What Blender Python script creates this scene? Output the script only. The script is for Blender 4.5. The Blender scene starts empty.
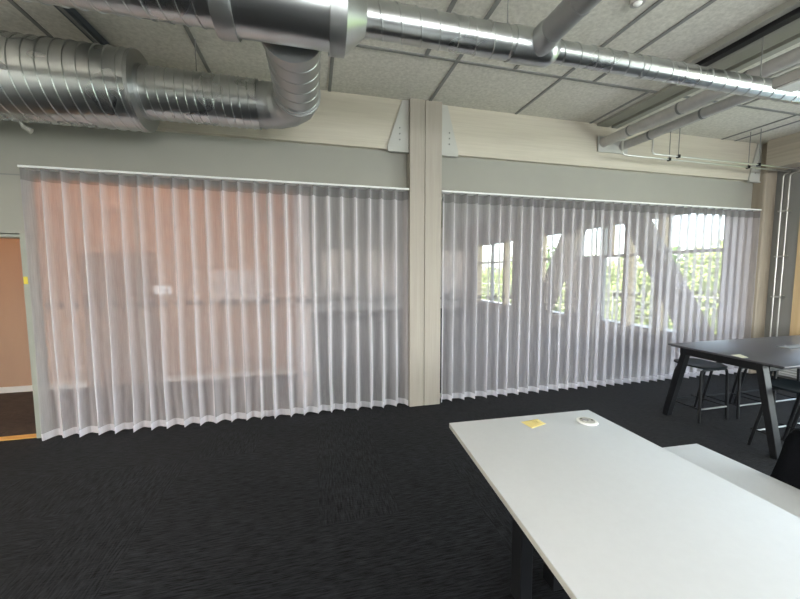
import bpy, bmesh, math, random
from mathutils import Vector, Matrix, noise
random.seed(7)
PI = math.pi
SC = bpy.context.scene
COL = SC.collection

# ------------------------------------------------------------------ camera
F_PX, YAW, PITCH, ROLL = 346.5, 0.2438, 0.0781, -0.0007
cam_d = bpy.data.cameras.new('camera'); cam = bpy.data.objects.new('camera', cam_d); COL.objects.link(cam)
cam_d.sensor_fit = 'HORIZONTAL'; cam_d.sensor_width = 36.0; cam_d.lens = 36.0 * F_PX / 800.0
cam_d.clip_start = 0.02; cam_d.clip_end = 300
fw = Vector((math.sin(YAW) * math.cos(PITCH), math.cos(YAW) * math.cos(PITCH), -math.sin(PITCH)))
rt = Vector((math.cos(YAW), -math.sin(YAW), 0)); up = rt.cross(fw)
rm = Matrix((rt, up, -fw)).transposed().to_4x4()
cam.matrix_world = Matrix.Translation((0, 0, 1.5)) @ rm @ Matrix.Rotation(ROLL, 4, 'Z')
SC.camera = cam

# ------------------------------------------------------------------ world, daylight, exposure
SC.view_settings.view_transform = 'Standard'; SC.view_settings.look = 'None'
SC.view_settings.gamma = 1.0; SC.view_settings.use_curve_mapping = False
SC.view_settings.exposure = 0.95
SC.cycles.use_denoising = True; SC.cycles.denoising_input_passes = 'RGB_ALBEDO_NORMAL'; SC.cycles.use_adaptive_sampling = False; SC.cycles.use_guiding = True
SC.cycles.max_bounces = 12; SC.cycles.diffuse_bounces = 6; SC.cycles.glossy_bounces = 5
SC.cycles.transparent_max_bounces = 32; SC.cycles.transmission_bounces = 6
SC.cycles.sample_clamp_indirect = 3.0

world = bpy.data.worlds.new('sky'); SC.world = world; world.use_nodes = True
wn = world.node_tree.nodes; wl = world.node_tree.links
bg = wn['Background']; bg.inputs['Strength'].default_value = 0.7
sk = wn.new('ShaderNodeTexSky'); sk.sky_type = 'NISHITA'; sk.sun_disc = False
sk.sun_elevation = math.radians(48); sk.sun_rotation = math.radians(250); sk.dust_density = 2.0
hz_ = wn.new('ShaderNodeHueSaturation'); hz_.inputs['Saturation'].default_value = .7   # thin bright haze
wl.new(sk.outputs['Color'], hz_.inputs['Color']); wl.new(hz_.outputs['Color'], bg.inputs['Color'])

sun_d = bpy.data.lights.new('sun', 'SUN'); sun_d.energy = 6.5; sun_d.angle = 0.02; sun_d.color = (1, .95, .86)
sun = bpy.data.objects.new('sun', sun_d); COL.objects.link(sun)
sun.rotation_euler = Vector((0.72, -0.25, -0.95)).to_track_quat('-Z', 'Y').to_euler()

def area(name, loc, direction, sx, sy, power, color, portal=False):
    d = bpy.data.lights.new(name, 'AREA'); d.shape = 'RECTANGLE'; d.size = sx; d.size_y = sy
    d.energy = power; d.color = color
    if portal: d.cycles.is_portal = True
    o = bpy.data.objects.new(name, d); COL.objects.link(o); o.location = loc
    o.rotation_euler = Vector(direction).to_track_quat('-Z', 'Z' if abs(direction[2]) < .5 else 'Y').to_euler()
    return o
# daylight coming in through the window openings behind and to the right of the camera
area('daylight_back', (3.1, -5.35, 1.55), (0, 1, 0), 5.8, 1.5, 230, (.94, .98, 1.0))
area('daylight_right', (6.88, -0.75, 1.65), (-1, 0, 0), 7.6, 2.2, 470, (.96, .99, 1.0))
area('sky_portal_meeting_room', (6.78, 5.9, 1.45), (-1, 0, 0), 3.4, 2.3, 1, (1, 1, 1), True)
area('sky_portal_meeting_room_far', (6.78, 11.6, 1.45), (-1, 0, 0), 2.8, 2.3, 1, (1, 1, 1), True)

# ------------------------------------------------------------------ materials
def base_mat(name):
    m = bpy.data.materials.new(name); m.use_nodes = True
    nt = m.node_tree; b = nt.nodes['Principled BSDF']
    return m, nt, b
def N(nt, t, **kw):
    n = nt.nodes.new(t)
    for k, v in kw.items(): setattr(n, k, v)
    return n
def mapping(nt, scale, rot=(0, 0, 0), coord='Object'):
    tc = N(nt, 'ShaderNodeTexCoord'); mp = N(nt, 'ShaderNodeMapping')
    mp.inputs['Scale'].default_value = scale; mp.inputs['Rotation'].default_value = rot
    nt.links.new(tc.outputs[coord], mp.inputs['Vector']); return mp.outputs['Vector']
def noise_ramp(nt, vec, scale, detail, c0, c1, p0=.3, p1=.7, rough=.55):
    n = N(nt, 'ShaderNodeTexNoise'); n.inputs['Scale'].default_value = scale; n.inputs['Detail'].default_value = detail
    n.inputs['Roughness'].default_value = rough
    if vec is not None: nt.links.new(vec, n.inputs['Vector'])
    r = N(nt, 'ShaderNodeValToRGB'); r.color_ramp.elements[0].position = p0; r.color_ramp.elements[1].position = p1
    r.color_ramp.elements[0].color = (*c0, 1); r.color_ramp.elements[1].color = (*c1, 1)
    nt.links.new(n.outputs['Fac'], r.inputs['Fac']); return n, r
def bump(nt, b, height, strength=.2, dist=.01):
    bp = N(nt, 'ShaderNodeBump'); bp.inputs['Strength'].default_value = strength; bp.inputs['Distance'].default_value = dist
    nt.links.new(height, bp.inputs['Height']); nt.links.new(bp.outputs['Normal'], b.inputs['Normal'])
def mat(name, col, rough=.5, metal=0.0, var=.06, scale=6, stretch=(1, 1, 1), bmp=0, spec=.5):
    m, nt, b = base_mat(name)
    b.inputs['Roughness'].default_value = rough; b.inputs['Metallic'].default_value = metal
    b.inputs['Specular IOR Level'].default_value = spec
    c0 = tuple(c * (1 - var) for c in col); c1 = tuple(min(1, c * (1 + var)) for c in col)
    n, r = noise_ramp(nt, mapping(nt, stretch), scale, 4, c0, c1)
    nt.links.new(r.outputs['Color'], b.inputs['Base Color'])
    if bmp: bump(nt, b, n.outputs['Fac'], bmp, .004)
    return m
def wood(name, col, dark, axis):
    m, nt, b = base_mat(name); b.inputs['Roughness'].default_value = .6
    s = [14, 14, 14]; s[axis] = .7
    n, r = noise_ramp(nt, mapping(nt, tuple(s)), 1.6, 6, dark, col, .3, .62)
    s2 = [60, 60, 60]; s2[axis] = 1.2
    n2, r2 = noise_ramp(nt, mapping(nt, tuple(s2)), 1.5, 3, (.94, .94, .94), (1, 1, 1), .35, .55)
    mx = N(nt, 'ShaderNodeMix', data_type='RGBA', blend_type='MULTIPLY'); mx.inputs['Factor'].default_value = 1
    nt.links.new(r.outputs['Color'], mx.inputs['A']); nt.links.new(r2.outputs['Color'], mx.inputs['B'])
    nt.links.new(mx.outputs['Result'], b.inputs['Base Color'])
    bump(nt, b, n2.outputs['Fac'], .08, .003)
    return m
def steel(name, col, rough=.3, streak=0):
    m, nt, b = base_mat(name); b.inputs['Metallic'].default_value = 1.0
    v = mapping(nt, (1, 1, 1))
    n, r = noise_ramp(nt, v, 3, 2, tuple(c * .95 for c in col), tuple(min(1, c * 1.03) for c in col), .2, .8)
    nt.links.new(r.outputs['Color'], b.inputs['Base Color'])
    n2, r2 = noise_ramp(nt, v, 2.5, 2, (rough * .92,) * 3, (rough * 1.08,) * 3)
    nt.links.new(r2.outputs['Color'], b.inputs['Roughness'])
    return m
def cloth_sheer(name, open_frac, col, trans=.45):
    m = bpy.data.materials.new(name); m.use_nodes = True; nt = m.node_tree
    nt.nodes.remove(nt.nodes['Principled BSDF']); out = nt.nodes['Material Output']
    v = mapping(nt, (55, 55, 1.0))
    n, r = noise_ramp(nt, v, 3, 3, tuple(c * .93 for c in col), col, .35, .65)
    d = N(nt, 'ShaderNodeBsdfDiffuse'); t = N(nt, 'ShaderNodeBsdfTranslucent'); tr = N(nt, 'ShaderNodeBsdfTransparent')
    nt.links.new(r.outputs['Color'], d.inputs['Color']); nt.links.new(r.outputs['Color'], t.inputs['Color'])
    mx = N(nt, 'ShaderNodeMixShader'); mx.inputs['Fac'].default_value = trans
    nt.links.new(d.outputs[0], mx.inputs[1]); nt.links.new(t.outputs[0], mx.inputs[2])
    # woven threads: slightly uneven weave density along the yarn
    n3, r3 = noise_ramp(nt, mapping(nt, (240, 240, 3)), 2, 2, (1 - open_frac - .05,) * 3, (1 - open_frac + .05,) * 3, .3, .7)
    # gaps between threads close up as the cloth is seen at a slant: cover = cover0 / cos(angle)
    lw = N(nt, 'ShaderNodeLayerWeight'); lw.inputs['Blend'].default_value = .5
    cs = N(nt, 'ShaderNodeMath', operation='SUBTRACT'); cs.inputs[0].default_value = 1.0; nt.links.new(lw.outputs['Facing'], cs.inputs[1])
    mxm = N(nt, 'ShaderNodeMath', operation='MAXIMUM'); mxm.inputs[1].default_value = .05; nt.links.new(cs.outputs[0], mxm.inputs[0])
    dv = N(nt, 'ShaderNodeMath', operation='DIVIDE', use_clamp=True); nt.links.new(r3.outputs['Color'], dv.inputs[0]); nt.links.new(mxm.outputs[0], dv.inputs[1])
    m2 = N(nt, 'ShaderNodeMixShader'); nt.links.new(dv.outputs[0], m2.inputs['Fac'])
    nt.links.new(tr.outputs[0], m2.inputs[1]); nt.links.new(mx.outputs[0], m2.inputs[2])
    nt.links.new(m2.outputs[0], out.inputs['Surface'])
    return m
def glass_mat(name, tint, gloss):
    m = bpy.data.materials.new(name); m.use_nodes = True; nt = m.node_tree
    nt.nodes.remove(nt.nodes['Principled BSDF']); out = nt.nodes['Material Output']
    tr = N(nt, 'ShaderNodeBsdfTransparent'); tr.inputs['Color'].default_value = (*tint, 1)
    g = N(nt, 'ShaderNodeBsdfGlossy'); g.inputs['Roughness'].default_value = .0; g.inputs['Color'].default_value = (*gloss, 1)
    lw = N(nt, 'ShaderNodeLayerWeight'); lw.inputs['Blend'].default_value = .5      # Schlick's Fresnel reflectance
    p = N(nt, 'ShaderNodeMath', operation='POWER'); p.inputs[1].default_value = 5
    q = N(nt, 'ShaderNodeMath', operation='MULTIPLY_ADD'); q.inputs[1].default_value = .97; q.inputs[2].default_value = .012
    nt.links.new(lw.outputs['Facing'], p.inputs[0]); nt.links.new(p.outputs[0], q.inputs[0])
    mx = N(nt, 'ShaderNodeMixShader'); nt.links.new(q.outputs[0], mx.inputs['Fac'])
    nt.links.new(tr.outputs[0], mx.inputs[1]); nt.links.new(g.outputs[0], mx.inputs[2])
    nt.links.new(mx.outputs[0], out.inputs['Surface'])
    return m
def lamp_mat(name, col, s):
    m, nt, b = base_mat(name)
    b.inputs['Base Color'].default_value = (.9, .9, .9, 1)
    b.inputs['Emission Color'].default_value = (*col, 1); b.inputs['Emission Strength'].default_value = s
    return m
def carpet_mat(name, c0, c1):
    m, nt, b = base_mat(name); b.inputs['Roughness'].default_value = .75; b.inputs['Specular IOR Level'].default_value = .07
    nx, rx = noise_ramp(nt, mapping(nt, (5, 46, 1)), 2.2, 5, c0, c1, .36, .66, .65)
    ny, ry = noise_ramp(nt, mapping(nt, (46, 5, 1)), 2.2, 5, c0, c1, .36, .66, .65)
    v = mapping(nt, (2, 2, 0)); fl = N(nt, 'ShaderNodeVectorMath', operation='FLOOR'); nt.links.new(v, fl.inputs[0])
    wn_ = N(nt, 'ShaderNodeTexWhiteNoise'); nt.links.new(fl.outputs[0], wn_.inputs['Vector'])
    gt = N(nt, 'ShaderNodeMath', operation='GREATER_THAN'); gt.inputs[1].default_value = .72; nt.links.new(wn_.outputs['Value'], gt.inputs[0])
    mx = N(nt, 'ShaderNodeMix', data_type='RGBA'); nt.links.new(gt.outputs[0], mx.inputs['Factor'])
    nt.links.new(rx.outputs['Color'], mx.inputs['A']); nt.links.new(ry.outputs['Color'], mx.inputs['B'])
    big, rb = noise_ramp(nt, mapping(nt, (1, 1, 1)), 1.3, 3, (.75,) * 3, (1.2,) * 3)
    m2 = N(nt, 'ShaderNodeMix', data_type='RGBA', blend_type='MULTIPLY'); m2.inputs['Factor'].default_value = 1
    nt.links.new(mx.outputs['Result'], m2.inputs['A']); nt.links.new(rb.outputs['Color'], m2.inputs['B'])
    nt.links.new(m2.outputs['Result'], b.inputs['Base Color'])
    b.inputs['Sheen Weight'].default_value = .03; b.inputs['Sheen Roughness'].default_value = .5
    bump(nt, b, nx.outputs['Fac'], .5, .006)
    return m
def woodwool_mat():
    m, nt, b = base_mat('wood_wool_board'); b.inputs['Roughness'].default_value = .95; b.inputs['Specular IOR Level'].default_value = .1
    n, r = noise_ramp(nt, mapping(nt, (1, 1, 1)), 34, 5, (.54, .52, .46), (.74, .715, .645), .32, .7, .7)
    nt.links.new(r.outputs['Color'], b.inputs['Base Color']); bump(nt, b, n.outputs['Fac'], .35, .006)
    return m

M = {}
M['carpet'] = carpet_mat('charcoal_carpet', (.0008, .0008, .001), (.0185, .0195, .0232)); M['carpet_brown'] = carpet_mat('brown_carpet', (.02, .014, .011), (.075, .055, .045)); M['tile'] = woodwool_mat()
M['wall'] = mat('painted_wall', (.315, .308, .27), .75, var=.03, scale=2)
M['wall_bounce'] = mat('white_bounce_wall', (.78, .775, .74), .8, var=.02, scale=2)  # unseen left and back walls made paler to bounce light into the room
M['wall_grey'] = mat('grey_painted_wall', (.27, .265, .25), .8, var=.04, scale=2)
M['wall_in'] = mat('pale_pier_plaster', (.66, .59, .56), .8, var=.04, scale=2)
M['wall_tan'] = mat('tan_wall_panel', (.50, .34, .245), .6, var=.06, scale=2, stretch=(1, 1, .3))
M['door_brown'] = mat('brown_door_leaf', (.26, .18, .14), .5, var=.05, scale=3)
M['wood_z'] = wood('pale_glulam_upright', (.40, .36, .305), (.365, .325, .275), 2)
M['wood_x'] = wood('pale_glulam_beam', (.56, .515, .425), (.52, .47, .385), 0)
M['wood_y'] = wood('pale_glulam_side_beam', (.50, .45, .37), (.40, .36, .29), 1)
M['wood_shaded'] = wood('shaded_glulam_upright', (.36, .31, .245), (.32, .27, .21), 2)  # corner column's shade put into a darker, browner wood colour
M['wood_warm'] = wood('yellow_pine', (.78, .58, .33), (.66, .46, .24), 2)
M['bracket'] = mat('light_painted_steel', (.47, .465, .43), .5, var=.02)
M['joint'] = mat('grey_ceiling_profile', (.22, .22, .21), .6, var=.05)
M['galv'] = steel('galvanised_sheet', (.55, .565, .56), .28)
M['galv_dull'] = steel('dull_galvanised_sheet', (.45, .46, .455), .42)
M['galv_dark'] = mat('grey_plastic_pipe', (.20, .20, .20), .35, var=.06)
M['pipe_grey'] = mat('grey_pipe_insulation', (.50, .485, .465), .45, var=.08, scale=12)
M['conduit'] = steel('white_zinc_conduit', (.62, .61, .58), .35)
M['white'] = mat('white_enamel', (.85, .85, .83), .4, var=.015)
M['white_desk'] = mat('white_laminate', (.71, .735, .77), .5, var=.012, scale=40, spec=.3)
M['edge_band'] = mat('grey_white_edge_band', (.50, .49, .46), .45, var=.03)
M['black'] = mat('black_powder_coat', (.007, .0075, .009), .45, var=.1, spec=.3)
M['black_track'] = mat('black_track_paint', (.012, .012, .013), .5, var=.1)
M['table_top'] = mat('dark_linoleum_top', (.075, .075, .085), .33, var=.05, scale=20)
M['stool_seat'] = mat('blue_black_shell', (.007, .011, .014), .55, var=.08, spec=.2)
M['chrome'] = steel('chrome', (.9, .9, .9), .12)
M['chair_cloth'] = mat('black_mesh_fabric', (.0035, .004, .0055), .95, var=.2, scale=160, bmp=.3, spec=.08)
M['sheer'] = cloth_sheer('white_sheer_voile', .64, (.975, .935, .965))
M['sheer_hem'] = cloth_sheer('white_sheer_double', .25, (.965, .935, .975))
M['sheer_head'] = cloth_sheer('shaded_heading_tape', .5, (.46, .445, .455))  # greyed: shade under the rail put into the heading colour
M['glass_in'] = glass_mat('partition_glass', (.95, .94, .94), (.85, .70, .60))
M['glass_out'] = glass_mat('window_glass', (.94, .97, .96), (1, 1, 1))
M['dot'] = mat('dark_grey_film', (.012, .011, .011), .8, var=.05, spec=.05)
M['frame_green'] = mat('grey_green_door_frame', (.30, .31, .27), .5, var=.03)
M['yellow_note'] = mat('pale_yellow_paper', (.80, .66, .27), .8, var=.03, scale=30)
M['ink'] = mat('faint_pencil', (.52, .42, .16), .8, var=.05)
M['yellow_tag'] = mat('yellow_sticker', (.72, .58, .06), .6, var=.03)
M['cream_patch'] = mat('cream_surface', (.72, .70, .52), .7, var=.03)
M['paper'] = mat('white_paper', (.92, .92, .95), .6, var=.01)
M['board'] = mat('white_board', (.72, .72, .76), .4, var=.02)
M['brass'] = mat('brass_strip', (.75, .42, .12), .35, metal=.3, var=.04)
M['leaf'] = mat('spring_foliage', (.34, .40, .14), .8, var=.5, scale=2.2)
M['leaf_dark'] = mat('deep_foliage', (.12, .2, .05), .8, var=.5, scale=2.2)
M['bark'] = mat('bark', (.10, .075, .05), .9, var=.2)
M['lawn'] = mat('lawn', (.16, .22, .06), .95, var=.3, scale=1.2)
M['terrace'] = mat('terrace_paving', (.52, .52, .51), .8, var=.06, scale=1.5)
M['sky_strut'] = mat('blue_grey_steel', (.045, .055, .065), .45, var=.08)
M['hatch'] = mat('dark_hatch_frame', (.03, .028, .028), .6)
M['warm_lamp'] = lamp_mat('warm_diffuser', (1.0, .61, .36), 12.8)
M['lamp_body'] = mat('grey_lamp_housing', (.40, .38, .36), .5, var=.03)
M['fill_diff'] = lamp_mat('fill_lamp_diffuser', (1, .98, .94), .15)
M['fill_up'] = lamp_mat('fill_uplight', (1, .98, .94), 62)  # glow of the added lamps out of view
M['fill_up_strong'] = lamp_mat('fill_uplight_strong', (1, .98, .94), 165)

# ------------------------------------------------------------------ mesh helpers
class MB:
    def __init__(self): self.bm = bmesh.new()
    def box(self, x0, x1, y0, y1, z0, z1, bevel=0, seg=2):
        t = bmesh.new()
        bmesh.ops.create_cube(t, size=1, matrix=Matrix.Translation(((x0 + x1) / 2, (y0 + y1) / 2, (z0 + z1) / 2)) @ Matrix.Diagonal((x1 - x0, y1 - y0, z1 - z0, 1)))
        if bevel: bmesh.ops.bevel(t, geom=list(t.edges), offset=bevel, segments=seg, affect='EDGES', profile=.5)
        return self._take(t)
    def _take(self, t):
        me = bpy.data.meshes.new('t'); t.to_mesh(me); t.free(); self.bm.from_mesh(me); bpy.data.meshes.remove(me); return self
    def bar(self, a, b, w, h, bevel=0, side=(1, 0, 0)):            # rectangular bar from a to b
        a, b = Vector(a), Vector(b); d = (b - a).normalized(); s = Vector(side); s = (s - d * s.dot(d)).normalized(); u = d.cross(s)
        t = bmesh.new(); L = (b - a).length
        m = Matrix((s, u, d)).transposed().to_4x4(); m.translation = (a + b) / 2
        bmesh.ops.create_cube(t, size=1, matrix=m @ Matrix.Diagonal((w, h, L, 1)))
        if bevel: bmesh.ops.bevel(t, geom=list(t.edges), offset=bevel, segments=2, affect='EDGES', profile=.5)
        return self._take(t)
    def tube(self, pts, r, n=12, caps=True):                        # round tube through pts (r a number or one per point)
        pts = [Vector(p) for p in pts]; rr = r if isinstance(r, (list, tuple)) else [r] * len(pts)
        prev = None; rings = []
        for i, p in enumerate(pts):
            d = (pts[min(i + 1, len(pts) - 1)] - pts[max(i - 1, 0)]).normalized()
            if prev is None:
                s = d.orthogonal().normalized()
            else:
                s = (prev - d * prev.dot(d)).normalized()
            prev = s; u = d.cross(s)
            rings.append([self.bm.verts.new(p + (s * math.cos(2 * PI * k / n) + u * math.sin(2 * PI * k / n)) * rr[i]) for k in range(n)])
        for a, b in zip(rings, rings[1:]):
            for k in range(n): self.bm.faces.new((a[k], a[(k + 1) % n], b[(k + 1) % n], b[k]))
        if caps: self.bm.faces.new(rings[0][::-1]); self.bm.faces.new(rings[-1])
        return self
    def grid(self, rows, closed=False):
        vs = [[self.bm.verts.new(p) for p in r] for r in rows]
        n = len(vs[0])
        for a, b in zip(vs, vs[1:]):
            for k in range(n if closed else n - 1):
                self.bm.faces.new((a[k], a[(k + 1) % n], b[(k + 1) % n], b[k]))
        return self
    def prism(self, pts, thick, axis='z', at=0.0):                  # closed outline extruded along an axis
        def P(p, t):
            return {'z': (p[0], p[1], t), 'y': (p[0], t, p[1]), 'x': (t, p[0], p[1])}[axis]
        lo = [self.bm.verts.new(P(p, at)) for p in pts]; hi = [self.bm.verts.new(P(p, at + thick)) for p in pts]
        n = len(pts); self.bm.faces.new(lo[::-1]); self.bm.faces.new(hi)
        for k in range(n): self.bm.faces.new((lo[k], lo[(k + 1) % n], hi[(k + 1) % n], hi[k]))
        return self
    def disc(self, c, r, h, n=28, axis='z'):
        c = Vector(c); d = {'z': Vector((0, 0, 1)), 'y': Vector((0, 1, 0)), 'x': Vector((1, 0, 0))}[axis]
        return self.tube([c, c + d * h], r, n)
    def ball(self, c, r, sub=2, s=(1, 1, 1)):
        bmesh.ops.create_icosphere(self.bm, subdivisions=sub, radius=r, matrix=Matrix.Translation(c) @ Matrix.Diagonal((*s, 1))); return self
    def build(self, name, m, parent=None, smooth=None, kind=None, label=None, at=None):
        bmesh.ops.recalc_face_normals(self.bm, faces=list(self.bm.faces))
        me = bpy.data.meshes.new(name); self.bm.to_mesh(me); self.bm.free()
        me.materials.append(m)
        if smooth is not None:
            for p in me.polygons: p.use_smooth = True
            if smooth < 3.2: me.set_sharp_from_angle(angle=smooth)
        o = bpy.data.objects.new(name, me); COL.objects.link(o)
        if parent is not None:
            o.parent = parent; o.matrix_parent_inverse = Matrix.Identity(4)
            base = parent; off = Vector((0, 0, 0))
            while base is not None: off += base.location; base = base.parent
            me.transform(Matrix.Translation(-off))
        elif at is not None:
            me.transform(Matrix.Translation(-Vector(at))); o.location = at
        if kind: o['kind'] = kind
        if label: o['label'] = label
        return o
SM = math.radians(35)
def thing(name, label, cat, loc, group=None):
    o = bpy.data.objects.new(name, None); COL.objects.link(o); o.location = loc; o.empty_display_size = .1
    o['label'] = label; o['category'] = cat
    if group: o['group'] = group
    return o
def tag(o, label, cat, group=None):
    o['label'] = label; o['category'] = cat
    if group: o['group'] = group
    return o
def struct_root(name, loc=(0, 0, 0)):
    o = bpy.data.objects.new(name, None); COL.objects.link(o); o.location = loc; o['kind'] = 'structure'; return o
def copy_tree(o, parent=None):
    c = o.copy(); COL.objects.link(c); c.parent = parent
    for ch in list(o.children): copy_tree(ch, c)
    return c
def arc(c, r, a0, a1, n, ex, ey):
    c, ex, ey = Vector(c), Vector(ex), Vector(ey)
    return [c + ex * r * math.cos(a0 + (a1 - a0) * i / n) + ey * r * math.sin(a0 + (a1 - a0) * i / n) for i in range(n + 1)]

# ------------------------------------------------------------------ setting
ZC = 3.315                       # ceiling
XR = 6.45                        # outer wall, inside face
YW = 3.75                        # wall face above the curtains
YG = 3.82                        # glass line
XL, YB, YF = -4.3, -5.0, 13.6
MB().box(XL - .2, XR + .25, YB - .2, YF + .2, -.12, 0).build('floor', M['carpet'], kind='structure')
MB().box(XL, -.2, YG + .02, 5.3, 0, .003).build('floor_corridor', M['carpet_brown'], kind='structure')
MB().box(XL - .2, XR + .25, YB - .2, YF + .2, ZC, ZC + .15).build('ceiling', M['tile'], kind='structure')
# metal profiles between the boards
j = MB(); hz = ZC - .007
for x in (-1.93, -.88, .19, 1.235, 2.29, 3.31, 4.5, 5.46, 5.7):
    j.box(x - .015, x + .015, 2.93, 3.69, hz, ZC + .01)
for x in (-2.95, -1.93, -.88, .19, .95, 1.235, 1.78, 2.29, 2.63, 4.46, 4.57, 5.46, 5.7):
    j.box(x - .016, x + .016, -4.9, 2.905, hz, ZC + .01)
j.box(-4.2, 6.5, 2.905, 2.935, hz, ZC + .01)
j.box(-4.2, 6.5, 1.02, 1.05, hz, ZC + .01); j.box(-4.2, 6.5, -.9, -.87, hz, ZC + .01)
j.build('trim_1', M['joint'], kind='structure')
# strip panels beside the track
MB().box(3.40, 3.565, -4.9, 3.68, ZC - .03, ZC + .01).box(3.62, 3.70, -4.9, 3.68, ZC - .035, ZC + .01).build('trim_2', M['wall'], kind='structure')

# wall above the curtains, with the doorway at the far left
MB().box(XL, -2.43, YW - .002, YW, 2.333, 2.343).build('trim_5', M['joint'], kind='structure')
MB().box(-2.43, 6.3, YW, YG + .08, 2.36, ZC).box(XL, -2.43, YW, YG + .08, 1.84, ZC)\
    .box(XL, -3.7, YW, YG + .08, 0, 1.84).build('wall_front', M['wall'], kind='structure')
MB().box(XL - .2, XL, YB - .2, YF + .2, 0, ZC).build('wall_left', M['wall_bounce'], kind='structure')
# back wall behind the camera, two window openings
b = MB().box(XL, XR, YB - .2, YB, 0, .80).box(XL, XR, YB - .2, YB, 2.32, ZC)
for x0, x1 in ((XL, .3), (1.65, 1.78), (3.1, 3.23), (4.55, 4.68), (5.9, XR)): b.box(x0, x1, YB - .2, YB, .80, 2.32)
b.build('wall_back', M['wall_bounce'], kind='structure')
# outer wall on the right
XO = XR + .25
w = MB().box(XR, XO, YB - .2, 3.72, 0, .325).box(XR, XO, YB - .2, 3.72, 2.60, ZC)
for y0, y1 in ((YB - .2, -4.5), (3.34, 3.72)): w.box(XR, XO, y0, y1, .325, 2.60)
w.build('wall_right', M['wall_grey'], kind='structure')
w = MB().box(XR, XO, 3.72, YF + .2, 0, .325).box(XR, XO, 3.72, YF + .2, 2.60, ZC)
for y0, y1 in ((3.72, 4.24), (7.48, 7.84), (9.0, 10.25), (13.0, YF + .2)): w.box(XR, XO, y0, y1, .325, 2.60)
w.box(XR, XO, 6.80, 7.48, .325, 1.85)
w.build('wall_right_far', M['wall_in'], kind='structure')
MB().box(XL, XR, YF, YF + .2, 0, ZC).build('wall_far', M['wall_in'], kind='structure')
# corridor behind the left curtain
MB().box(XL, -.2, 5.3, 5.42, 0, ZC).build('wall_corridor', M['wall_tan'], kind='structure')
MB().box(-.2, -.04, 3.95, YF, 0, ZC).build('wall_dividing', M['wall_in'], kind='structure')
MB().box(XL, -2.9, 5.282, 5.30, 0, .075).box(-2.0, -.2, 5.282, 5.30, 0, .075).build('baseboard_corridor', M['white'], kind='structure')
MB().box(XL, -.2, 5.292, 5.30, 2.275, 2.285).build('trim_3', M['joint'], kind='structure')
d1 = MB().box(-2.86, -2.06, 5.265, 5.298, .01, 1.76).build('door_1', M['door_brown'], kind='structure')
hb = MB().tube([(-2.13, 5.265, .95), (-2.13, 5.225, .95)], .01).tube([(-2.13, 5.228, .95), (-2.24, 5.228, .95)], .009)
hb.build('door_handle', M['chrome'], d1, smooth=SM)
# doorway frame and threshold
MB().box(-2.468, -2.425, YW - .005, YG + .06, 0, 1.84).box(-3.7, -2.425, YW - .008, YG + .06, 1.805, 1.83).build('door_2', M['frame_green'], kind='structure')
MB().box(-3.7, -2.468, YG - .06, YG + .02, 0, .008).build('trim_4', M['brass'], kind='structure')

# glulam structure
col_ = MB().box(1.012, 1.174, 3.63, 3.96, 0, ZC, .004).box(1.182, 1.372, 3.63, 3.96, 0, ZC, .004).box(1.172, 1.184, 3.642, 3.95, 0, ZC)
col_.build('column_front', M['wood_z'], kind='structure')
MB().box(6.205, 6.44, 3.60, 3.96, 0, ZC, .03).build('column_right', M['wood_shaded'], kind='structure')
MB().box(XL, 1.012, 3.69, YW + .02, 2.80, ZC - .001).build('beam_front', M['wood_x'], kind='structure')
MB().box(1.372, 6.2, 3.69, YW + .02, 2.80, ZC - .001).build('beam_front_right', M['wood_x'], kind='structure')
MB().box(6.16, XR, YB, 3.59, 2.93, ZC - .001).build('beam_right', M['wood_y'], kind='structure')

# steel gusset plates at the column heads
def gusset(xc, s, label, top=.075, bot=.205):
    t = thing('gusset_plate', label, 'bracket', (xc, 3.69, 2.775), 'steel gusset plates under the timber beam')
    pts = [(xc, 2.785), (xc + s * bot, 2.785), (xc + s * bot, 2.83), (xc + s * top, ZC - .005), (xc, ZC - .005)]
    MB().prism(pts, .016, 'y', 3.674).build('plate', M['bracket'], t)
    MB().box(min(xc, xc + s * bot), max(xc, xc + s * bot), 3.662, 3.70, 2.772, 2.787).build('bottom_flange', M['bracket'], t)
    for k in range(3):
        MB().disc((xc + s * .10, 3.668, 2.90 + k * .06), .008, .008, 10, 'y').build('bolt', M['joint'], t, smooth=SM)
gusset(1.012, -1, 'pale steel gusset plate on the left side of the middle column head', .07, .23)
gusset(1.372, 1, 'pale steel gusset plate on the right side of the middle column head')
gusset(6.205, -1, 'pale steel gusset plate at the right end of the beam beside the corner column')
t = thing('column_cap_plate', 'bolted steel cap plate at the top of the corner column', 'bracket', (6.32, 3.58, 2.95))
MB().box(6.225, 6.42, 3.592, 3.602, 2.94, ZC - .01).build('plate', M['bracket'], t)
for k in range(3): MB().disc((6.325, 3.584, 3.0 + .11 * k), .014, .01, 10, 'y').build('bolt', M['joint'], t, smooth=SM)

# glass partition
def partition(name, x0, x1, joints, dots):
    r = struct_root(name, ((x0 + x1) / 2, YG, 0))
    f = MB().box(x0, x1, YG - .02, YG + .02, 0, .05).box(x0, x1, YG - .02, YG + .02, 2.33, 2.37)
    f.build('glazing_frame', M['frame_green'], r)
    e = [x0] + joints + [x1]
    for a, c in zip(e, e[1:]):
        MB().box(a + .006, c - .006, YG - .005, YG + .005, .05, 2.33).build('glass_pane', M['glass_in'], r)
    m = MB()
    for a in joints: m.box(a - .006, a + .006, YG - .008, YG + .008, .05, 2.33)
    m.build('glazing_joint', M['frame_green'], r)
    d = MB(); x = dots[0]
    while x < dots[1]:
        d.disc((x, YG - .0075, 1.2), .026, .002, 18, 'y'); x += .104
    d.build('safety_dots', M['dot'], r)
partition('partition_left', -2.425, 1.012, [-1.62, -.45, .3], (-2.45, .98))
partition('partition_right', 1.372, 6.2, [2.48, 3.6, 4.8], (1.42, 6.15))

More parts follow.
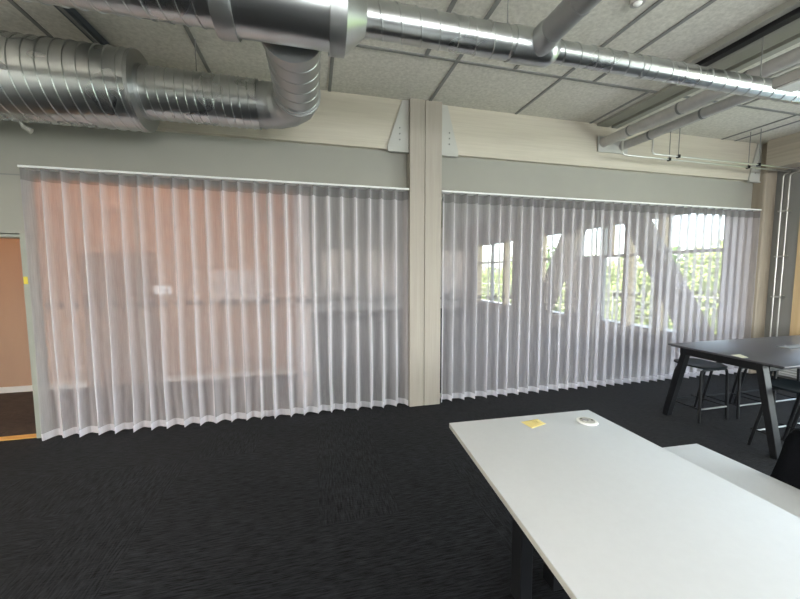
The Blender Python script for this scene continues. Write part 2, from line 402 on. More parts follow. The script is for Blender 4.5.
# ------------------------------------------------------------------ windows in the outer wall
def window(n, y0, y1, posts, z0=.325, z1=2.60, transom=1.87, wood_post=()):
    r = struct_root('window_%d' % n, (XR + .12, (y0 + y1) / 2, z0))
    f = MB().box(XR + .08, XR + .16, y0, y1, z0, z0 + .05).box(XR + .08, XR + .16, y0, y1, z1 - .05, z1)
    f.box(XR + .08, XR + .16, y0, y0 + .05, z0, z1).box(XR + .08, XR + .16, y1 - .05, y1, z0, z1)
    if transom: f.box(XR + .09, XR + .15, y0, y1, transom - .03, transom + .03)
    f.build('window_frame', M['lamp_body'], r)
    for p in posts: MB().box(XR + .06, XR + .17, p - .03, p + .03, z0, z1).build('mullion', M['lamp_body'], r)
    for p in wood_post: MB().box(XR - .01, XR + .18, p - .055, p + .055, z0 - .02, z1).build('timber_post', M['wood_warm'], r)
    MB().box(XR - .04, XR + .02, y0 - .02, y1 + .02, z0 - .03, z0).build('window_sill', M['wood_warm'], r)
    MB().box(XR + .118, XR + .124, y0 + .04, y1 - .04, z0 + .04, z1 - .04).build('window_pane', M['glass_out'], r)
    return r
window(1, 10.25, 13.0, [11.9], wood_post=(10.32, 10.9, 12.93))
window(2, 7.84, 9.0, [], wood_post=(8.92,))
window(3, 4.24, 7.48, [6.72], wood_post=(6.03, 5.30))
MB().box(XR - .01, XR + .075, 6.405, 6.515, 1.87, 2.6).build('timber_post', M['wood_warm'], bpy.data.objects['window_3'])
window(4, -4.5, 3.34, [-3.3, -2.1, -.9, .3, 1.5, 2.6], wood_post=(3.28,))

# diagonal timber braces in the far room
for (ya, za), (yb, zb), lab in (((8.55, 0), (6.76, ZC - .01), 'wide pale timber brace leaning up to the right beyond the right curtain'), ((4.19, .25), (6.0, ZC - .01), 'wide pale timber brace slanting down to the right beyond the right curtain')):
    hw = .21 if za else .27
    o = MB().prism([(ya - hw, za), (ya + hw, za), (yb + hw, zb), (yb - hw, zb)], .24, 'x', 6.0).build('timber_brace', M['wood_z'], at=(6.12, ya, 0))
    tag(o, lab, 'brace', 'diagonal braces behind the curtain')
    if za: MB().box(6.0, 6.24, 3.98, 4.40, 0, .25, .01).build('brace_shoe', M['bracket'], o)

# ------------------------------------------------------------------ curtains
def curtain(x0, x1, seed, label, irregular):
    P = .1415; nP = round((x1 - x0) / P); P = (x1 - x0) / nP; S = 22; NX = nP * S
    rnd = random.Random(seed)
    off = [rnd.uniform(-1, 1) for _ in range(nP + 2)]
    amp = [rnd.uniform(-1, 1) for _ in range(nP + 2)]
    def lerp(a, t):
        i = min(int(t), len(a) - 2); f = t - i; f = f * f * (3 - 2 * f); return a[i] * (1 - f) + a[i + 1] * f
    zt, zb = 2.372, .018
    def P3(i, z):
        t = i / S; u = t * 2 * PI; k = (zt - z) / (zt - zb)
        ir = irregular * k
        A = (.036 + .003 * lerp(amp, t)) * (1 + .12 * k) * (1 - .25 * ir * (1 + lerp(off, min(t + .5, nP))) * .5)
        nz = noise.noise((t * .55 + seed * 9, z * .8, seed))
        ph = .35 * lerp(off, t) + ir * 1.1 * nz
        edge = min(1, t / 1.0, (nP - t) / 1.0)
        uu = u + ph * edge
        y = A * (2.2 * ((1 + math.cos(uu)) / 2) ** 1.5 - 1.05) + .012 * ir * noise.noise((t * .3, z * .5, seed + 3))
        y += ir * .014 * math.sin(2 * u + 5 * nz) * k
        x = x0 + t * P + (-.0185 * math.sin(uu) + .010 * ir * nz) * edge
        return Vector((x, 3.675 - y, z))
    cx = (x0 + x1) / 2
    t_ = thing('curtain', label, 'curtain', (cx, 3.675, zb), 'sheer curtains across the glass wall')
    def strip(z0, z1, n, dy=0):
        return [[P3(i, z0 + (z1 - z0) * q / n) for i in range(NX + 1)] for q in range(n + 1)]
    def mk(name, rows, m):
        b = MB(); b.grid(rows); o = b.build(name, m, t_, smooth=3.2); return o
    mk('fabric', strip(.082, 2.275, 30), M['sheer'])
    mk('hem', strip(zb, .082, 3), M['sheer_hem'])
    mk('heading_tape', strip(2.275, zt, 3), M['sheer_head'])
    # ceiling-style rail screwed to the wall face
    r = thing('curtain_rail', label.replace('sheer white curtain', 'slim white curtain rail').replace('hanging', 'fixed'), 'curtain rail', (cx, 3.675, 2.372), 'curtain rails')
    MB().box(x0 - .01, x1 + .01, 3.625, 3.72, 2.374, 2.392, .002).build('track', M['white'], r)
    bk = MB(); n = max(3, int((x1 - x0) / .8))
    for q in range(n):
        xx = x0 + .1 + (x1 - x0 - .2) * q / (n - 1)
        bk = MB().box(xx - .015, xx + .015, 3.66, YW, 2.392, 2.400); bk.build('wall_bracket', M['white'], r)
curtain(-2.355, .995, 3, 'sheer white curtain hanging left of the middle column', 1.0)
curtain(1.385, 6.2, 8, 'sheer white curtain hanging right of the middle column', .35)

# ------------------------------------------------------------------ ducts
def spiral(x0, x1, r, pitch, rib, n=48, width=.012, turn=1, axis='x', c=(0, 0)):
    # lock-seam spiral pipe: helical raised seam, ends trimmed square
    b = MB(); L = x1 - x0; rows = []
    offs = []
    k0 = -1; kk = int(L / pitch) + 2
    for k in range(k0, kk):
        for f, rr in ((0, r), (pitch - width, r), (pitch - width * .75, r + rib), (pitch - width * .25, r + rib)):
            offs.append((k * pitch + f, rr))
    for o_, rr in offs:
        ring = []
        for q in range(n):
            a = 2 * PI * q / n
            ring.append((min(max(x0 + o_ + turn * pitch * a / (2 * PI), x0), x1), rr, a))
        rows.append(ring)
    # helix: connect q=n-1 of row i to q=0 of the row one pitch further (4 rows)
    bm = b.bm; V = []
    for ring in rows:
        V.append([bm.verts.new(((x, c[0] + rr * math.cos(a), c[1] + rr * math.sin(a)) if axis == 'x' else (c[0] + rr * math.cos(a), x, c[1] + rr * math.sin(a)))) for x, rr, a in ring])
    for i in range(len(V) - 1):
        for q in range(n):
            if q < n - 1: f = (V[i][q], V[i][q + 1], V[i + 1][q + 1], V[i + 1][q])
            else:
                ni = i + 4 * turn
                if ni < 0 or ni + 1 >= len(V): continue
                f = (V[i][q], V[ni][0], V[ni + 1][0], V[i + 1][q])
            if len({tuple(round(cc, 6) for cc in v.co) for v in f}) < 3: continue
            try: bm.faces.new(f)
            except ValueError: pass
    bmesh.ops.remove_doubles(bm, verts=list(bm.verts), dist=1e-5)
    return b
def lathe_x(prof, c, n=48):                                         # prof: (x, r) along X
    b = MB()
    rows = [[(x, c[0] + r * math.cos(2 * PI * k / n), c[1] + r * math.sin(2 * PI * k / n)) for k in range(n)] for x, r in prof]
    b.grid(rows, closed=True); return b
MY, MZ = 2.0, 2.89
d = thing('ventilation_duct', 'long galvanised ventilation duct narrowing to the right under the ceiling', 'duct', (0, MY, MZ))
spiral(-4.25, -.43, .155, .075, .005, c=(MY, MZ)).build('wide_spiral_run', M['galv'], d, smooth=SM)
lathe_x([(-.45, .150), (-.45, .192), (-.44, .196), (-.365, .196), (-.355, .192), (-.355, .165)], (MY, MZ)).build('collar', M['galv_dull'], d, smooth=SM)
lathe_x([(-.357, .178), (-.25, .178), (-.1, .178), (.115, .178)], (MY, MZ)).build('tee_body', M['galv'], d, smooth=SM)
lathe_x([(.105, .17), (.105, .198), (.19, .198), (.19, .17)], (MY, MZ)).build('damper_ring', M['galv_dull'], d, smooth=SM)
lathe_x([(.188, .192), (.30, .094), (.33, .092)], (MY, MZ)).build('reducer', M['galv'], d, smooth=SM)
MB().box(.13, .20, 1.755, 1.86, 2.86, 3.03, .004).build('damper_actuator', M['lamp_body'], d)
spiral(.32, 1.2, .089, .112, .0045, c=(MY, MZ)).build('medium_spiral_run', M['galv'], d, smooth=SM)
lathe_x([(1.19, .085), (1.19, .095), (1.21, .097), (1.43, .097), (1.46, .094), (1.50, .066)], (MY, MZ)).build('saddle_collar', M['galv'], d, smooth=SM)
spiral(1.48, XR - .35, .0635, .122, .004, n=36, c=(MY, MZ)).build('thin_spiral_run', M['galv'], d, smooth=SM)
lathe_x([(2.2, .062), (2.2, .067), (2.27, .067), (2.27, .062)], (MY, MZ)).build('pipe_coupling', M['galv'], d, smooth=SM)

d = thing('branch_duct', 'galvanised branch duct with elbow and thick spiral section at the left by the beam', 'duct', (-.1, 3.0, 2.87))
BX, BZ, LY = -.095, 2.87, 3.15
b = MB(); b.tube([(BX, MY + .165, BZ), (BX, 2.22, BZ)], .178, 40); b.build('branch_saddle', M['galv_dull'], d, smooth=SM)
b = spiral(2.2, 2.86, .164, .13, .003, axis='y', c=(BX, BZ)); b.build('branch_run', M['galv_dull'], d, smooth=SM)
# five-piece elbow
el = []; R_ = .27; cx_, cy_ = BX - R_, LY - R_
for i in range(5):
    a = PI / 2 * i / 4; el.append((cx_ + R_ * math.cos(a), cy_ + R_ * math.sin(a), BZ))
b = MB(); b.tube([(BX, 2.84, BZ)] + el + [(BX - R_ - .06, LY, BZ)], .171, 40); b.build('elbow', M['galv_dull'], d, smooth=math.radians(12))
for i, a in enumerate((0, PI / 2)):
    p = Vector((cx_ + R_ * math.cos(a), cy_ + R_ * math.sin(a), BZ)); dr = Vector((-math.sin(a), math.cos(a), 0))
    MB().tube([p - dr * .012, p + dr * .012], .176, 40).build('elbow_band', M['galv_dull'], d, smooth=SM)
spiral(-1.24, BX - R_ - .04, .182, .062, .006, c=(LY, BZ)).build('narrow_spiral_run', M['galv'], d, smooth=SM)
lathe_x([(-1.25, .17), (-1.25, .276), (-1.225, .276), (-1.225, .19), (-1.20, .19), (-1.20, .17)], (LY, BZ)).build('end_ring', M['galv_dull'], d, smooth=SM)
spiral(-4.25, -1.24, .272, .075, .0075, c=(LY, BZ)).build('thick_spiral_run', M['galv'], d, smooth=SM)

d = thing('air_pipe', 'grey round air pipe teeing off the thin duct towards the viewer', 'pipe', (1.36, 1.9, MZ))
MB().tube([(1.36, 1.96, MZ), (1.36, 1.86, MZ), (1.36, 1.83, MZ)], [.082, .078, .071], 36).build('saddle', M['galv_dull'], d, smooth=SM)
MB().tube([(1.36, 1.84, MZ), (1.36, -4.6, MZ)], .07, 36).build('pipe_body', M['galv_dark'], d, smooth=SM)
for y in (1.62, 1.40, .9): MB().tube([(1.36, y, MZ), (1.36, y - .012, MZ)], .0725, 36).build('pipe_seam', M['galv_dark'], d, smooth=SM)

def wire(x, y, z0, label):
    t = thing('hanger_wire', label, 'hanger', (x, y, z0), 'hanger wires of the ducts')
    MB().tube([(x, y, z0), (x, y, ZC)], .0035, 8).build('rod', M['joint'], t, smooth=SM)
    MB().disc((x, y, z0), .009, .018, 12).build('clamp_nut', M['joint'], t, smooth=SM)
wire(1.17, MY, MZ + .094, 'thin hanger wire holding the duct left of its saddle collar')
wire(-.86, LY, BZ + .185, 'thin hanger wire holding the branch duct left of its elbow')
wire(3.3, MY, MZ + .065, 'thin hanger wire holding the thin end of the duct at the right')
o = MB().tube([(-2.05, 3.19, 2.60), (-2.03, 3.2, 2.56), (-1.99, 3.21, 2.535)], [.008, .013, .02], 10).build('cable_tie', M['wall'], smooth=SM, at=(-2.03, 3.2, 2.6))
tag(o, 'small pale strap end hanging under the thick left duct', 'strap')

# blue-grey channel on the ceiling at the upper left
t = thing('ceiling_channel', 'dark blue grey steel channel crossing the ceiling at the upper left', 'channel', (-1.6, 3.0, 3.2))
a, c_ = Vector((-1.67, 1.7, ZC - .04)), Vector((-1.55, 3.5, ZC - .04))
MB().bar(a, c_, .075, .05, .004).build('channel_body', M['sky_strut'], t)
MB().bar(a + Vector((.0, 0, -.03)), c_ + Vector((0, 0, -.03)), .02, .012).build('channel_lip', M['joint'], t)

# lighting track
t = thing('lighting_track', 'black lighting track in a pale channel running along the ceiling', 'track', (3.25, 0, ZC - .05))
MB().box(3.12, 3.18, -4.8, 2.5, ZC - .05, ZC - .001).box(3.30, 3.36, -4.8, 2.5, ZC - .05, ZC - .001).build('channel_side', M['wall'], t)
MB().box(3.20, 3.275, -4.8, 2.47, ZC - .075, ZC - .01, .004).build('track_bar', M['black_track'], t)
MB().box(3.18, 3.30, 2.46, 2.52, ZC - .06, ZC - .001).build('end_bracket', M['lamp_body'], t)

t = thing('ceiling_sensor', 'small round grey sensor on the ceiling between the joints above the thin duct', 'sensor', (2.13, 2.0, ZC))
MB().disc((2.13, 2.0, ZC - .03), .045, .029, 24).build('housing', M['lamp_body'], t, smooth=SM)
MB().ball((2.13, 2.0, ZC - .03), .028, 2, (1, 1, .6)).build('lens', M['white'], t, smooth=3.2)
# two thick grey pipes running to the beam
for X, z, r, lab in ((3.49, 3.09, .056, 'left one of two thick grey pipes running along the ceiling to the beam'), (3.78, 3.07, .05, 'right one of two thick grey pipes running along the ceiling to the beam')):
    t = thing('insulated_pipe', lab, 'pipe', (X, 3.0, z), 'thick grey pipes under the ceiling')
    MB().tube([(X, 3.685, z), (X, -4.8, z)], r, 28).build('pipe_body', M['pipe_grey'], t, smooth=SM)
    for y in (3.3, 2.75, 2.2, 1.75, 1.3, .8):
        MB().tube([(X, y, z), (X, y - .02, z)], r + .004, 28).build('pipe_band', M['galv_dark'], t, smooth=SM)
MB().box(3.66, 3.68, -4.8, 3.3, 3.10, 3.125).build('support_rail', M['conduit'], at=(3.67, 0, 3.1))
tag(bpy.data.objects['support_rail'], 'slim bright rail running between the two thick grey pipes', 'rail')
t = thing('wall_escutcheon', 'white oval cover plate where the thick pipes enter the beam', 'plate', (3.64, 3.68, 3.06))
MB().box(3.42, 3.87, 3.665, 3.69, 2.98, 3.17, .01).build('plate', M['bracket'], t)

# thin conduits: along the beam, then down the corner
def conduit(pts, bends, r): 
    out = [Vector(pts[0])]
    for i in range(1, len(pts) - 1):
        p = Vector(pts[i]); a = (Vector(pts[i - 1]) - p).normalized(); c = (Vector(pts[i + 1]) - p).normalized()
        for k in range(7):
            s = k / 6; out.append(p + a * bends * (1 - s) ** 2 + c * bends * s ** 2)
    out.append(Vector(pts[-1])); return MB().tube(out, r, 12)
for i, (xs, y, xd, lab) in enumerate(((3.53, 3.42, 6.36, 'front one of two thin conduits running under the beam'), (3.84, 3.31, 6.40, 'rear upper one of two thin conduits running under the beam'))):
    t = thing('conduit_pipe', lab, 'conduit', (xs, y, 2.87), 'thin conduits under the beam')
    ye = (3.50, 3.45)[i]
    zd = 2.86
    conduit([(xs, y, 3.03), (xs, y, 2.87), (xd, y, 2.87), (xd, ye, 2.85), (xd, ye, .33)], .045, .0095).build('tube', M['conduit'], t, smooth=SM)
    for x in (4.23, 5.55):
        MB().tube([(x, y, 2.88), (x, y, ZC)], .0045, 8).build('hanger_rod', M['joint'], t, smooth=SM)
        MB().box(x - .012, x + .012, y - .018, y + .018, 2.852, 2.888).build('clip', M['black'], t)
for z in (2.35, 1.72, 1.15):
    o = MB().box(6.345, 6.45, 3.425, 3.525, z - .01, z + .01, .003).build('conduit_clamp', M['conduit'], at=(6.43, 3.47, z))
    tag(o, {2.35: 'top clamp over the two vertical conduits beside the corner column', 1.72: 'middle clamp over the two vertical conduits beside the corner column', 1.15: 'lowest clamp over the two vertical conduits beside the corner column'}[z], 'clamp', 'clamps on the vertical conduits')

# pendant lamp at the right edge
t = thing('pendant_lamp', 'slim grey pendant lamp hanging before the thin duct at right edge', 'lamp', (2.86, 1.0, 2.6))
MB().box(2.74, 2.90, -.6, 1.60, 2.615, 2.67, .004).build('lamp_housing', M['lamp_body'], t)
MB().box(2.75, 2.89, -.58, 1.585, 2.606, 2.616).build('diffuser', M['white'], t)
for y in (1.5, -.4): MB().tube([(2.82, y, 2.66), (2.82, y, ZC)], .003, 8).build('suspension_wire', M['joint'], t, smooth=SM)

lp = t  # unseen copies added below: their uplights brighten the ceiling and left wall
for (x, y, lab) in ((.3, -2.2, 'added grey fill lamp over the floor behind the viewer'), (-2.2, -1.2, 'added grey fill lamp behind the viewer on the left'), (5.0, -1.6, 'added grey fill lamp behind the viewer on the right'), (-3.3, .9, 'added grey fill lamp at the left of the viewer'), (2.2, -2.6, 'added grey fill lamp behind the viewer, right of the middle')):
    c_ = copy_tree(lp); c_.location = (x, y, 2.6); c_['label'] = lab
    MB().box(x - .06, x + .06, y - 1.55, y + .55, 2.6702, 2.6706).build('added_uplight', M['fill_up_strong' if x < -1 else 'fill_up'], c_)
    for ch_ in c_.children:
        if ch_.name.startswith('diffuser'): ch_.data = ch_.data.copy(); ch_.data.materials[0] = M['fill_diff']
# warm lamp in the corridor
t = thing('ceiling_lamp', 'warm linear ceiling lamp glowing in the corridor behind the left curtain', 'lamp', (-2.4, 4.2, 3.2))
MB().box(-3.9, -.9, 4.12, 4.28, 3.22, ZC, .004).build('lamp_housing', M['lamp_body'], t)
MB().box(-3.88, -.92, 4.14, 4.26, 3.205, 3.222).build('diffuser', M['warm_lamp'], t)

# ------------------------------------------------------------------ desks and what lies on them
def rot2(p, c, a):
    x, y = p[0] - c[0], p[1] - c[1]; return (c[0] + x * math.cos(a) - y * math.sin(a), c[1] + x * math.sin(a) + y * math.cos(a))
def slab_obj(name, corners, z0, z1, m, parent, bevel=.003):
    b = MB(); b.prism(corners, z1 - z0, 'z', z0)
    bmesh.ops.bevel(b.bm, geom=list(b.bm.edges), offset=bevel, segments=2, affect='EDGES', profile=.5)
    return b.build(name, m, parent, smooth=SM)
ZD = .74
A_, B_ = Vector((.652, 1.59)), Vector((1.463, 1.561))
u_ = (B_ - A_).normalized(); v_ = Vector((u_.y, -u_.x)) * 1.6        # long side runs back past the camera
dk = thing('desk', 'large white desk with black legs in the right foreground', 'desk', (1.05, .8, 0))
E_, F_ = Vector((1.437, -.04)), Vector((.539, -.01))
lower = [A_, B_, E_, F_]
slab_obj('desktop', lower, ZD - .004, ZD, M['white_desk'], dk, .0015)
slab_obj('edge_board', [A_, B_, E_, F_], ZD - .024, ZD - .0042, M['edge_band'], dk, .001)
for (px, py, w) in ((.90, 1.31, .06), (1.135, 1.34, .14), (.90, .25, .06), (1.12, .25, .14)):
    MB().box(px - w / 2, px + w / 2, py - .04, py + .04, .0, ZD - .06, .004).build('leg', M['black'], dk)
MB().box(.80, 1.33, 1.27, 1.38, ZD - .06, ZD - .024).box(.80, 1.33, .21, .29, ZD - .06, ZD - .024).box(1.02, 1.09, .25, 1.34, ZD - .058, ZD - .026).build('under_frame', M['black'], dk)

sd = thing('side_table', 'lower white table standing against the far side of the large desk', 'table', (1.74, .6, 0))
C0, C1 = Vector((1.987, 1.362)), Vector((1.978, -.25))
slab_obj('tabletop', [Vector((1.497, 1.385)), C0, C1, Vector((1.47, -.23))], .556, .58, M['white_desk'], sd, .002)
for x, y in ((1.56, 1.27), (1.9, 1.25), (1.56, -.15), (1.9, -.15)):
    MB().box(x - .025, x + .025, y - .025, y + .025, 0, .53, .003).build('leg', M['black'], sd)
MB().box(1.54, 1.93, 1.23, 1.29, .53, .556).box(1.54, 1.93, -.17, -.13, .53, .556).box(1.72, 1.76, -.15, 1.25, .532, .554).build('under_frame', M['black'], sd)

# round power grommet
GX, GY = (1.341, 1.434)
g = thing('power_grommet', 'round white power socket set into the back of the large desk', 'socket', (GX, GY, ZD))
b = MB(); b.tube([(GX, GY, ZD), (GX, GY, ZD + .003), (GX, GY, ZD + .006)], [.050, .050, .046], 36); b.build('rim', M['white'], g, smooth=SM)
MB().disc((GX, GY, ZD + .006), .036, .0012, 30).build('socket_face', M['bracket'], g, smooth=SM)
MB().disc((GX - .014, GY - .004, ZD + .007), .015, .006, 18).build('plug_button', M['chrome'], g, smooth=SM)
for dx, dy in ((.026, -.004), (-.014, .026)): MB().disc((GX + dx, GY + dy, ZD + .0068), .006, .001, 14).build('socket_hole', M['black'], g, smooth=SM)
# sticky note
NQ = ((1.009, 1.511), (1.115, 1.523), (1.019, 1.431), (1.116, 1.458))
n_ = thing('sticky_note', 'square yellow sticky note lying on the large white desk', 'note', (1.065, 1.488, ZD))
rows = []
for i in range(7):
    rw = []
    for k in range(7):
        a, c_ = i / 6, k / 6
        p = Vector(NQ[0]) * (1 - a) * (1 - c_) + Vector(NQ[1]) * a * (1 - c_) + Vector(NQ[2]) * (1 - a) * c_ + Vector(NQ[3]) * a * c_
        rw.append((p.x, p.y, ZD + .0012 + .002 * (c_ ** 3) * (.4 + .6 * a)))
    rows.append(rw)
b = MB(); b.grid(rows); nb = b.build('paper_sheet', M['yellow_note'], n_, smooth=3.2)
sm = nb.modifiers.new('thickness', 'SOLIDIFY'); sm.thickness = .0006
b = MB()
for s in range(3):
    pts = []
    for q in range(9):
        a = .5 + .04 * q; c_ = .28 + .14 * s + .05 * math.sin(q * 1.9 + s)
        i_, k_ = a, c_
        p = Vector(NQ[0]) * (1 - a) * (1 - c_) + Vector(NQ[1]) * a * (1 - c_) + Vector(NQ[2]) * (1 - a) * c_ + Vector(NQ[3]) * a * c_
        pts.append((p.x, p.y, ZD + .0016 + .002 * (c_ ** 3) * (.4 + .6 * a)))
    b.tube(pts, .0009, 6)
b.build('pencil_scribble', M['ink'], n_)

# ------------------------------------------------------------------ dark meeting table
ZT = .765
T0, T1, TY0, TY1 = 3.545, 6.1, 1.845, 2.765
tb = thing('meeting_table', 'long dark grey meeting table with black splayed legs at the right', 'table', (4.8, 2.3, 0))
slab_obj('tabletop', [Vector((T0, TY0)), Vector((T0, TY1)), Vector((T1, TY1)), Vector((T1, TY0))], ZT - .016, ZT, M['table_top'], tb, .002)
slab_obj('core_board', [Vector((T0 + .02, TY0 + .02)), Vector((T0 + .02, TY1 - .02)), Vector((T1 - .02, TY1 - .02)), Vector((T1 - .02, TY0 + .02))], ZT - .026, ZT - .0163, M['black'], tb, .001)
for x in (T0 + .055, T1 - .055):
    for ya, yb in ((1.875, 2.02), (2.775, 2.615)):
        MB().bar((x, ya, .0), (x, yb, ZT - .03), .07, .05, .004).build('leg', M['black'], tb)
    MB().box(x - .03, x + .03, 1.99, 2.66, ZT - .085, ZT - .026, .003).build('cross_rail', M['black'], tb)
for y in (1.99, 2.62): MB().box(T0 + .1, T1 - .1, y, y + .04, ZT - .085, ZT - .026, .003).build('long_rail', M['black'], tb)
hb = MB().box(4.42, 4.95, 2.275, 2.385, ZT - .002, ZT + .003, .002).build('cable_hatch', M['hatch'], tb)
MB().box(4.435, 4.935, 2.29, 2.37, ZT + .002, ZT + .0042, .001).build('hatch_lid', M['joint'], tb)
b = MB().prism([(3.59, 2.234), (3.556, 2.131), (3.63, 2.130), (3.70, 2.235)], .0012, 'z', ZT); o = b.build('pale_patch', M['cream_patch'], at=(3.62, 2.19, ZT))  # thin cream patch lying on the tabletop
tag(o, 'small cream patch near the left end of the dark meeting table', 'note')

def stool(loc, label):
    t = thing('stool', label, 'stool', (0, 0, 0), 'black stools around the dark meeting table')
    # seat: rounded square shell dished in the middle, x 0..0.37, y -0.02..0.34
    rows = []
    for i in range(15):
        rw = []
        for k in range(15):
            a, c_ = i / 7 - 1, k / 7 - 1
            s = (1 - .5 * (abs(a) ** 3) * (abs(c_) ** 3)); 
            x, y = a * .19 * (1 - .12 * c_ ** 4), c_ * .18 * (1 - .12 * a ** 4)
            rr = 1 - .06 * (a * a * c_ * c_)
            z = .557 - .018 * math.cos(a * PI / 2) * math.cos(c_ * PI / 2) + .006 * c_ * c_ - .012 * max(0, c_ * -1) ** 4
            rw.append((.185 + x * rr, .155 + y * rr, z))
        rows.append(rw)
    b = MB(); b.grid(rows); se = b.build('seat', M['stool_seat'], t, smooth=3.2)
    so = se.modifiers.new('shell', 'SOLIDIFY'); so.thickness = .014; so.offset = -1
    zt = .525
    # front frame: upright inverted U; rear frame: splayed legs; both bent from tube
    for nm, y0, y1 in (('leg', .0, .02), ('leg', .33, .23)):
        for xf, xt in ((.0, .035), (.37, .335)):
            sgn = 1 if xf < .1 else -1
            if y0 > .1: xf -= sgn * .035
            pts = [(xf, y0, 0), (xf + sgn * .012, y0 + (y1 - y0) * .9, zt - .05), (xf + sgn * .022, y1, zt - .012), (xf + sgn * .05, y1, zt), (.185, y1, zt + .001)]
            MB().tube(pts, .0125, 10).build('leg', M['black'], t, smooth=SM)
    MB().tube([(.003, .004, .135), (.367, .004, .135)], .008, 10).build('footrest', M['conduit'], t, smooth=SM, label='bright metal footrest bar')
    MB().tube([(.004, .305, .135), (.366, .305, .135)], .007, 10).build('stretcher', M['black'], t, smooth=SM)
    for x in (.004, .366):
        MB().tube([(x, .004, .135), (x, .305, .135)], .007, 10).build('stretcher', M['black'], t, smooth=SM)
        MB().tube([(x, .315, .135), (x, .345, .135)], .009, 10).build('side_peg', M['black'], t, smooth=SM)
    t.location = loc
    return t
s0 = stool((3.70, 2.53, 0), 'black stool on the far side of the dark table, at its left end')
for loc, lab in (((4.19, 2.51, 0), 'black stool on the far side of the dark table, second from its left end'), ((4.69, 2.50, 0), 'black stool on the far side of the dark table, third from its left end'), ((3.69, 1.765, 0), 'black stool on the near side of the dark table behind the black chair'), ((4.2, 1.77, 0), 'black stool on the near side of the dark table, cut by the right edge')):
    c_ = copy_tree(s0); c_.location = loc; c_['label'] = lab
    if loc[1] < 2:                                                  # near-side stools: their rear bar is bright metal too
        for ch_ in c_.children:
            if ch_.name.startswith('stretcher') and max(v.co.y for v in ch_.data.vertices) - min(v.co.y for v in ch_.data.vertices) < .05:
                ch_.data = ch_.data.copy(); ch_.data.materials[0] = M['conduit']; ch_['label'] = 'bright metal bar'

# black office chair behind the side table
ch = thing('office_chair', 'black upholstered office chair behind the lower white table', 'chair', (2.15, .83, 0))
def back_rows():
    rows = []
    for i in range(15):
        k = i / 14; z = .44 + .375 * k
        hw = .305 - .06 * k - .9 * max(0, k - .86) ** 2
        xx = 2.045 + .035 * k + .02 * math.sin(k * PI)
        row = []
        for q in range(15):
            s = q / 7 - 1
            row.append((xx - .03 * s * s + .02, .80 + hw * s, z - .018 * abs(s) ** 6 * k))
        rows.append(row)
    return rows
b = MB(); b.grid(back_rows()); bo = b.build('backrest', M['chair_cloth'], ch, smooth=3.2)
so = bo.modifiers.new('pad', 'SOLIDIFY'); so.thickness = .035; so.offset = 0
MB().box(1.74, 2.16, .60, 1.06, .40, .47, .03, 4).build('seat', M['chair_cloth'], ch, smooth=SM)
MB().bar((2.00, .83, .40), (2.09, .83, .56), .06, .02, .004, side=(0, 1, 0)).build('back_bracket', M['black'], ch)
MB().tube([(1.95, .83, .08), (1.95, .83, .40)], [.028, .022], 16).build('gas_column', M['black'], ch, smooth=SM)
for k in range(5):
    a = 2 * PI * k / 5 + .3; e = Vector((1.95 + .27 * math.cos(a), .83 + .27 * math.sin(a), .07))
    lg = MB().bar((1.95, .83, .095), e, .045, .025, .005, side=(0, 0, 1)).build('base_leg', M['black'], ch)
    tv = Vector((-math.sin(a), math.cos(a), 0))
    MB().tube([e - tv * .02 + Vector((0, 0, -.04)), e + tv * .02 + Vector((0, 0, -.04))], .03, 16).build('castor', M['black'], lg, smooth=SM)

# low convector under the right-hand windows
cv = thing('convector', 'low white convector with slats along the right wall under the windows', 'radiator', (XR - .06, 1.0, 0))
MB().box(XR - .12, XR - .005, -3.5, 3.36, .06, .20, .004).build('casing', M['white'], cv)
for z in (.09, .125, .16): MB().box(XR - .128, XR - .119, -3.48, 3.34, z - .006, z + .006).build('slat', M['bracket'], cv)
for y in (-3.2, -1, 1.0, 3.1): MB().box(XR - .09, XR - .04, y - .02, y + .02, 0, .062).build('foot', M['white'], cv)

# ------------------------------------------------------------------ small things on the glass and in the corridor
sg = thing('label_sheet', 'small white label sheet stuck on the glass behind the left curtain', 'sign', (-1.45, YG, 1.33))
k = (YG - .011) / 3.9
def gx(x): return x * k
def gz(z): return 1.5 + (z - 1.5) * k
MB().box(gx(-1.527), gx(-1.432), YG - .0085, YG - .0055, gz(1.285), gz(1.372)).build('sheet', M['paper'], sg)
MB().box(gx(-1.412), gx(-1.384), YG - .0085, YG - .0055, gz(1.283), gz(1.368)).build('side_strip', M['paper'], sg)
MB().ball((gx(-1.465), YG - .0088, gz(1.343)), .007, 1, (1.2, .15, .8)).build('printed_mark', M['dot'], sg)
o = MB().box(-2.464, -2.435, YW - .008, YW - .005, 1.40, 1.465).build('sticker', M['yellow_tag'], at=(-2.45, YW - .006, 1.41))
tag(o, 'small yellow sticker on the door frame beside the left curtain', 'sticker')
wb = thing('whiteboard', 'pale whiteboard on the corridor wall seen through the left curtain', 'board', (-1.02, 5.29, 1.3))
MB().box(-1.33, -.70, 5.275, 5.298, 1.09, 1.53, .003).build('panel', M['board'], wb)
MB().box(-1.30, -.73, 5.25, 5.276, 1.085, 1.10).build('pen_tray', M['bracket'], wb)

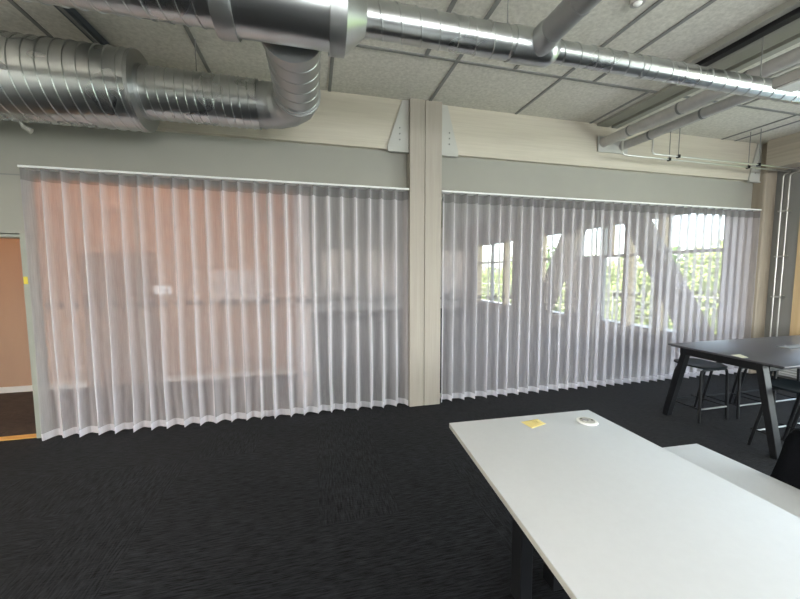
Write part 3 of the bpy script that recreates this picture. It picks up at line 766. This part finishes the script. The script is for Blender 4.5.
# ------------------------------------------------------------------ outside
MB().box(XO, 60, -30, 60, -3.2, -3.0).build('ground', M['lawn'], kind='structure')
MB().box(XO, 9.4, -6, 20, -.35, -.05).build('terrace', M['terrace'], kind='structure')
rl = thing('terrace_railing', 'slim grey terrace railing outside the windows behind the right curtain', 'railing', (9.2, 8, -.05))
MB().box(9.18, 9.22, -2, 19, .88, .92).build('hand_rail', M['lamp_body'], rl)
for y in [y * 1.5 for y in range(-1, 13)]: MB().box(9.18, 9.22, y - .02, y + .02, -.05, .88).build('post', M['lamp_body'], rl)
for z in (.2, .42, .65): MB().box(9.19, 9.21, -2, 19, z - .008, z + .008).build('cross_rail', M['lamp_body'], rl)
tb_ = bmesh.new(); bmesh.ops.create_icosphere(tb_, subdivisions=1, radius=1)
ICO_V = [v.co.copy() for v in tb_.verts]; ICO_F = [tuple(v.index for v in f.verts) for f in tb_.faces]; tb_.free()
def tree(x, y, h, r, m, seed, lab):
    rnd = random.Random(seed); t = thing('tree', lab, 'tree', (x, y, -3.0), 'trees outside the windows')
    MB().tube([(x, y, -3.0), (x + .1, y, -1.2), (x, y + .1, h * .55 - 1)], [.2, .15, .07], 10).build('trunk', M['bark'], t, smooth=SM)
    vs, fs = [], []
    for i in range(1500):                                           # crown: many small leaf clusters
        a = rnd.uniform(0, 2 * PI); c_ = rnd.uniform(-1, 1); q = rnd.uniform(.45, 1) * r
        s = math.sqrt(1 - c_ * c_)
        p = Vector((x + q * s * math.cos(a), y + q * s * math.sin(a), (h - 1.3 * r) + 1.3 * q * c_))
        rad = rnd.uniform(.08, .2) * r * .42
        mtx = Matrix.Translation(p) @ Matrix.Rotation(rnd.uniform(0, 6), 4, Vector((rnd.random(), rnd.random(), rnd.random() + .1)).normalized()) @ Matrix.Diagonal((rad, rad * .55, rad * .8, 1))
        n0 = len(vs); vs += [mtx @ v for v in ICO_V]; fs += [tuple(n0 + k for k in f) for f in ICO_F]
    me = bpy.data.meshes.new('crown'); me.from_pydata([v - t.location for v in vs], [], fs); me.materials.append(m)
    o = bpy.data.objects.new('crown', me); COL.objects.link(o); o.parent = t
for i, (x, y, h, r, m, lab) in enumerate((
    (15, 27.8, 2.0, 1.75, 'leaf', 'bright green tree farthest left behind the right curtain'),
    (15.5, 24.0, 2.9, 1.8, 'leaf', 'bright tree seen through the farthest window'),
    (15, 20.3, 2.3, 1.75, 'leaf_dark', 'deeper green tree beyond the second window'),
    (15.3, 16.7, 2.5, 1.75, 'leaf', 'spring green tree left of the near brace'),
    (15, 13.2, 2.6, 1.7, 'leaf', 'spring green tree between the two braces'),
    (14.6, 9.6, 2.7, 1.7, 'leaf', 'tall yellow green tree right of the near brace'),
    (19.8, 15.0, 3.0, 2.2, 'leaf_dark', 'deeper green tree far behind the near brace'),
    (22, 30, 4.2, 3.0, 'leaf_dark', 'dark tree far back behind the farthest window'))):
    tree(x, y, h, r, M[m], 40 + i, lab)
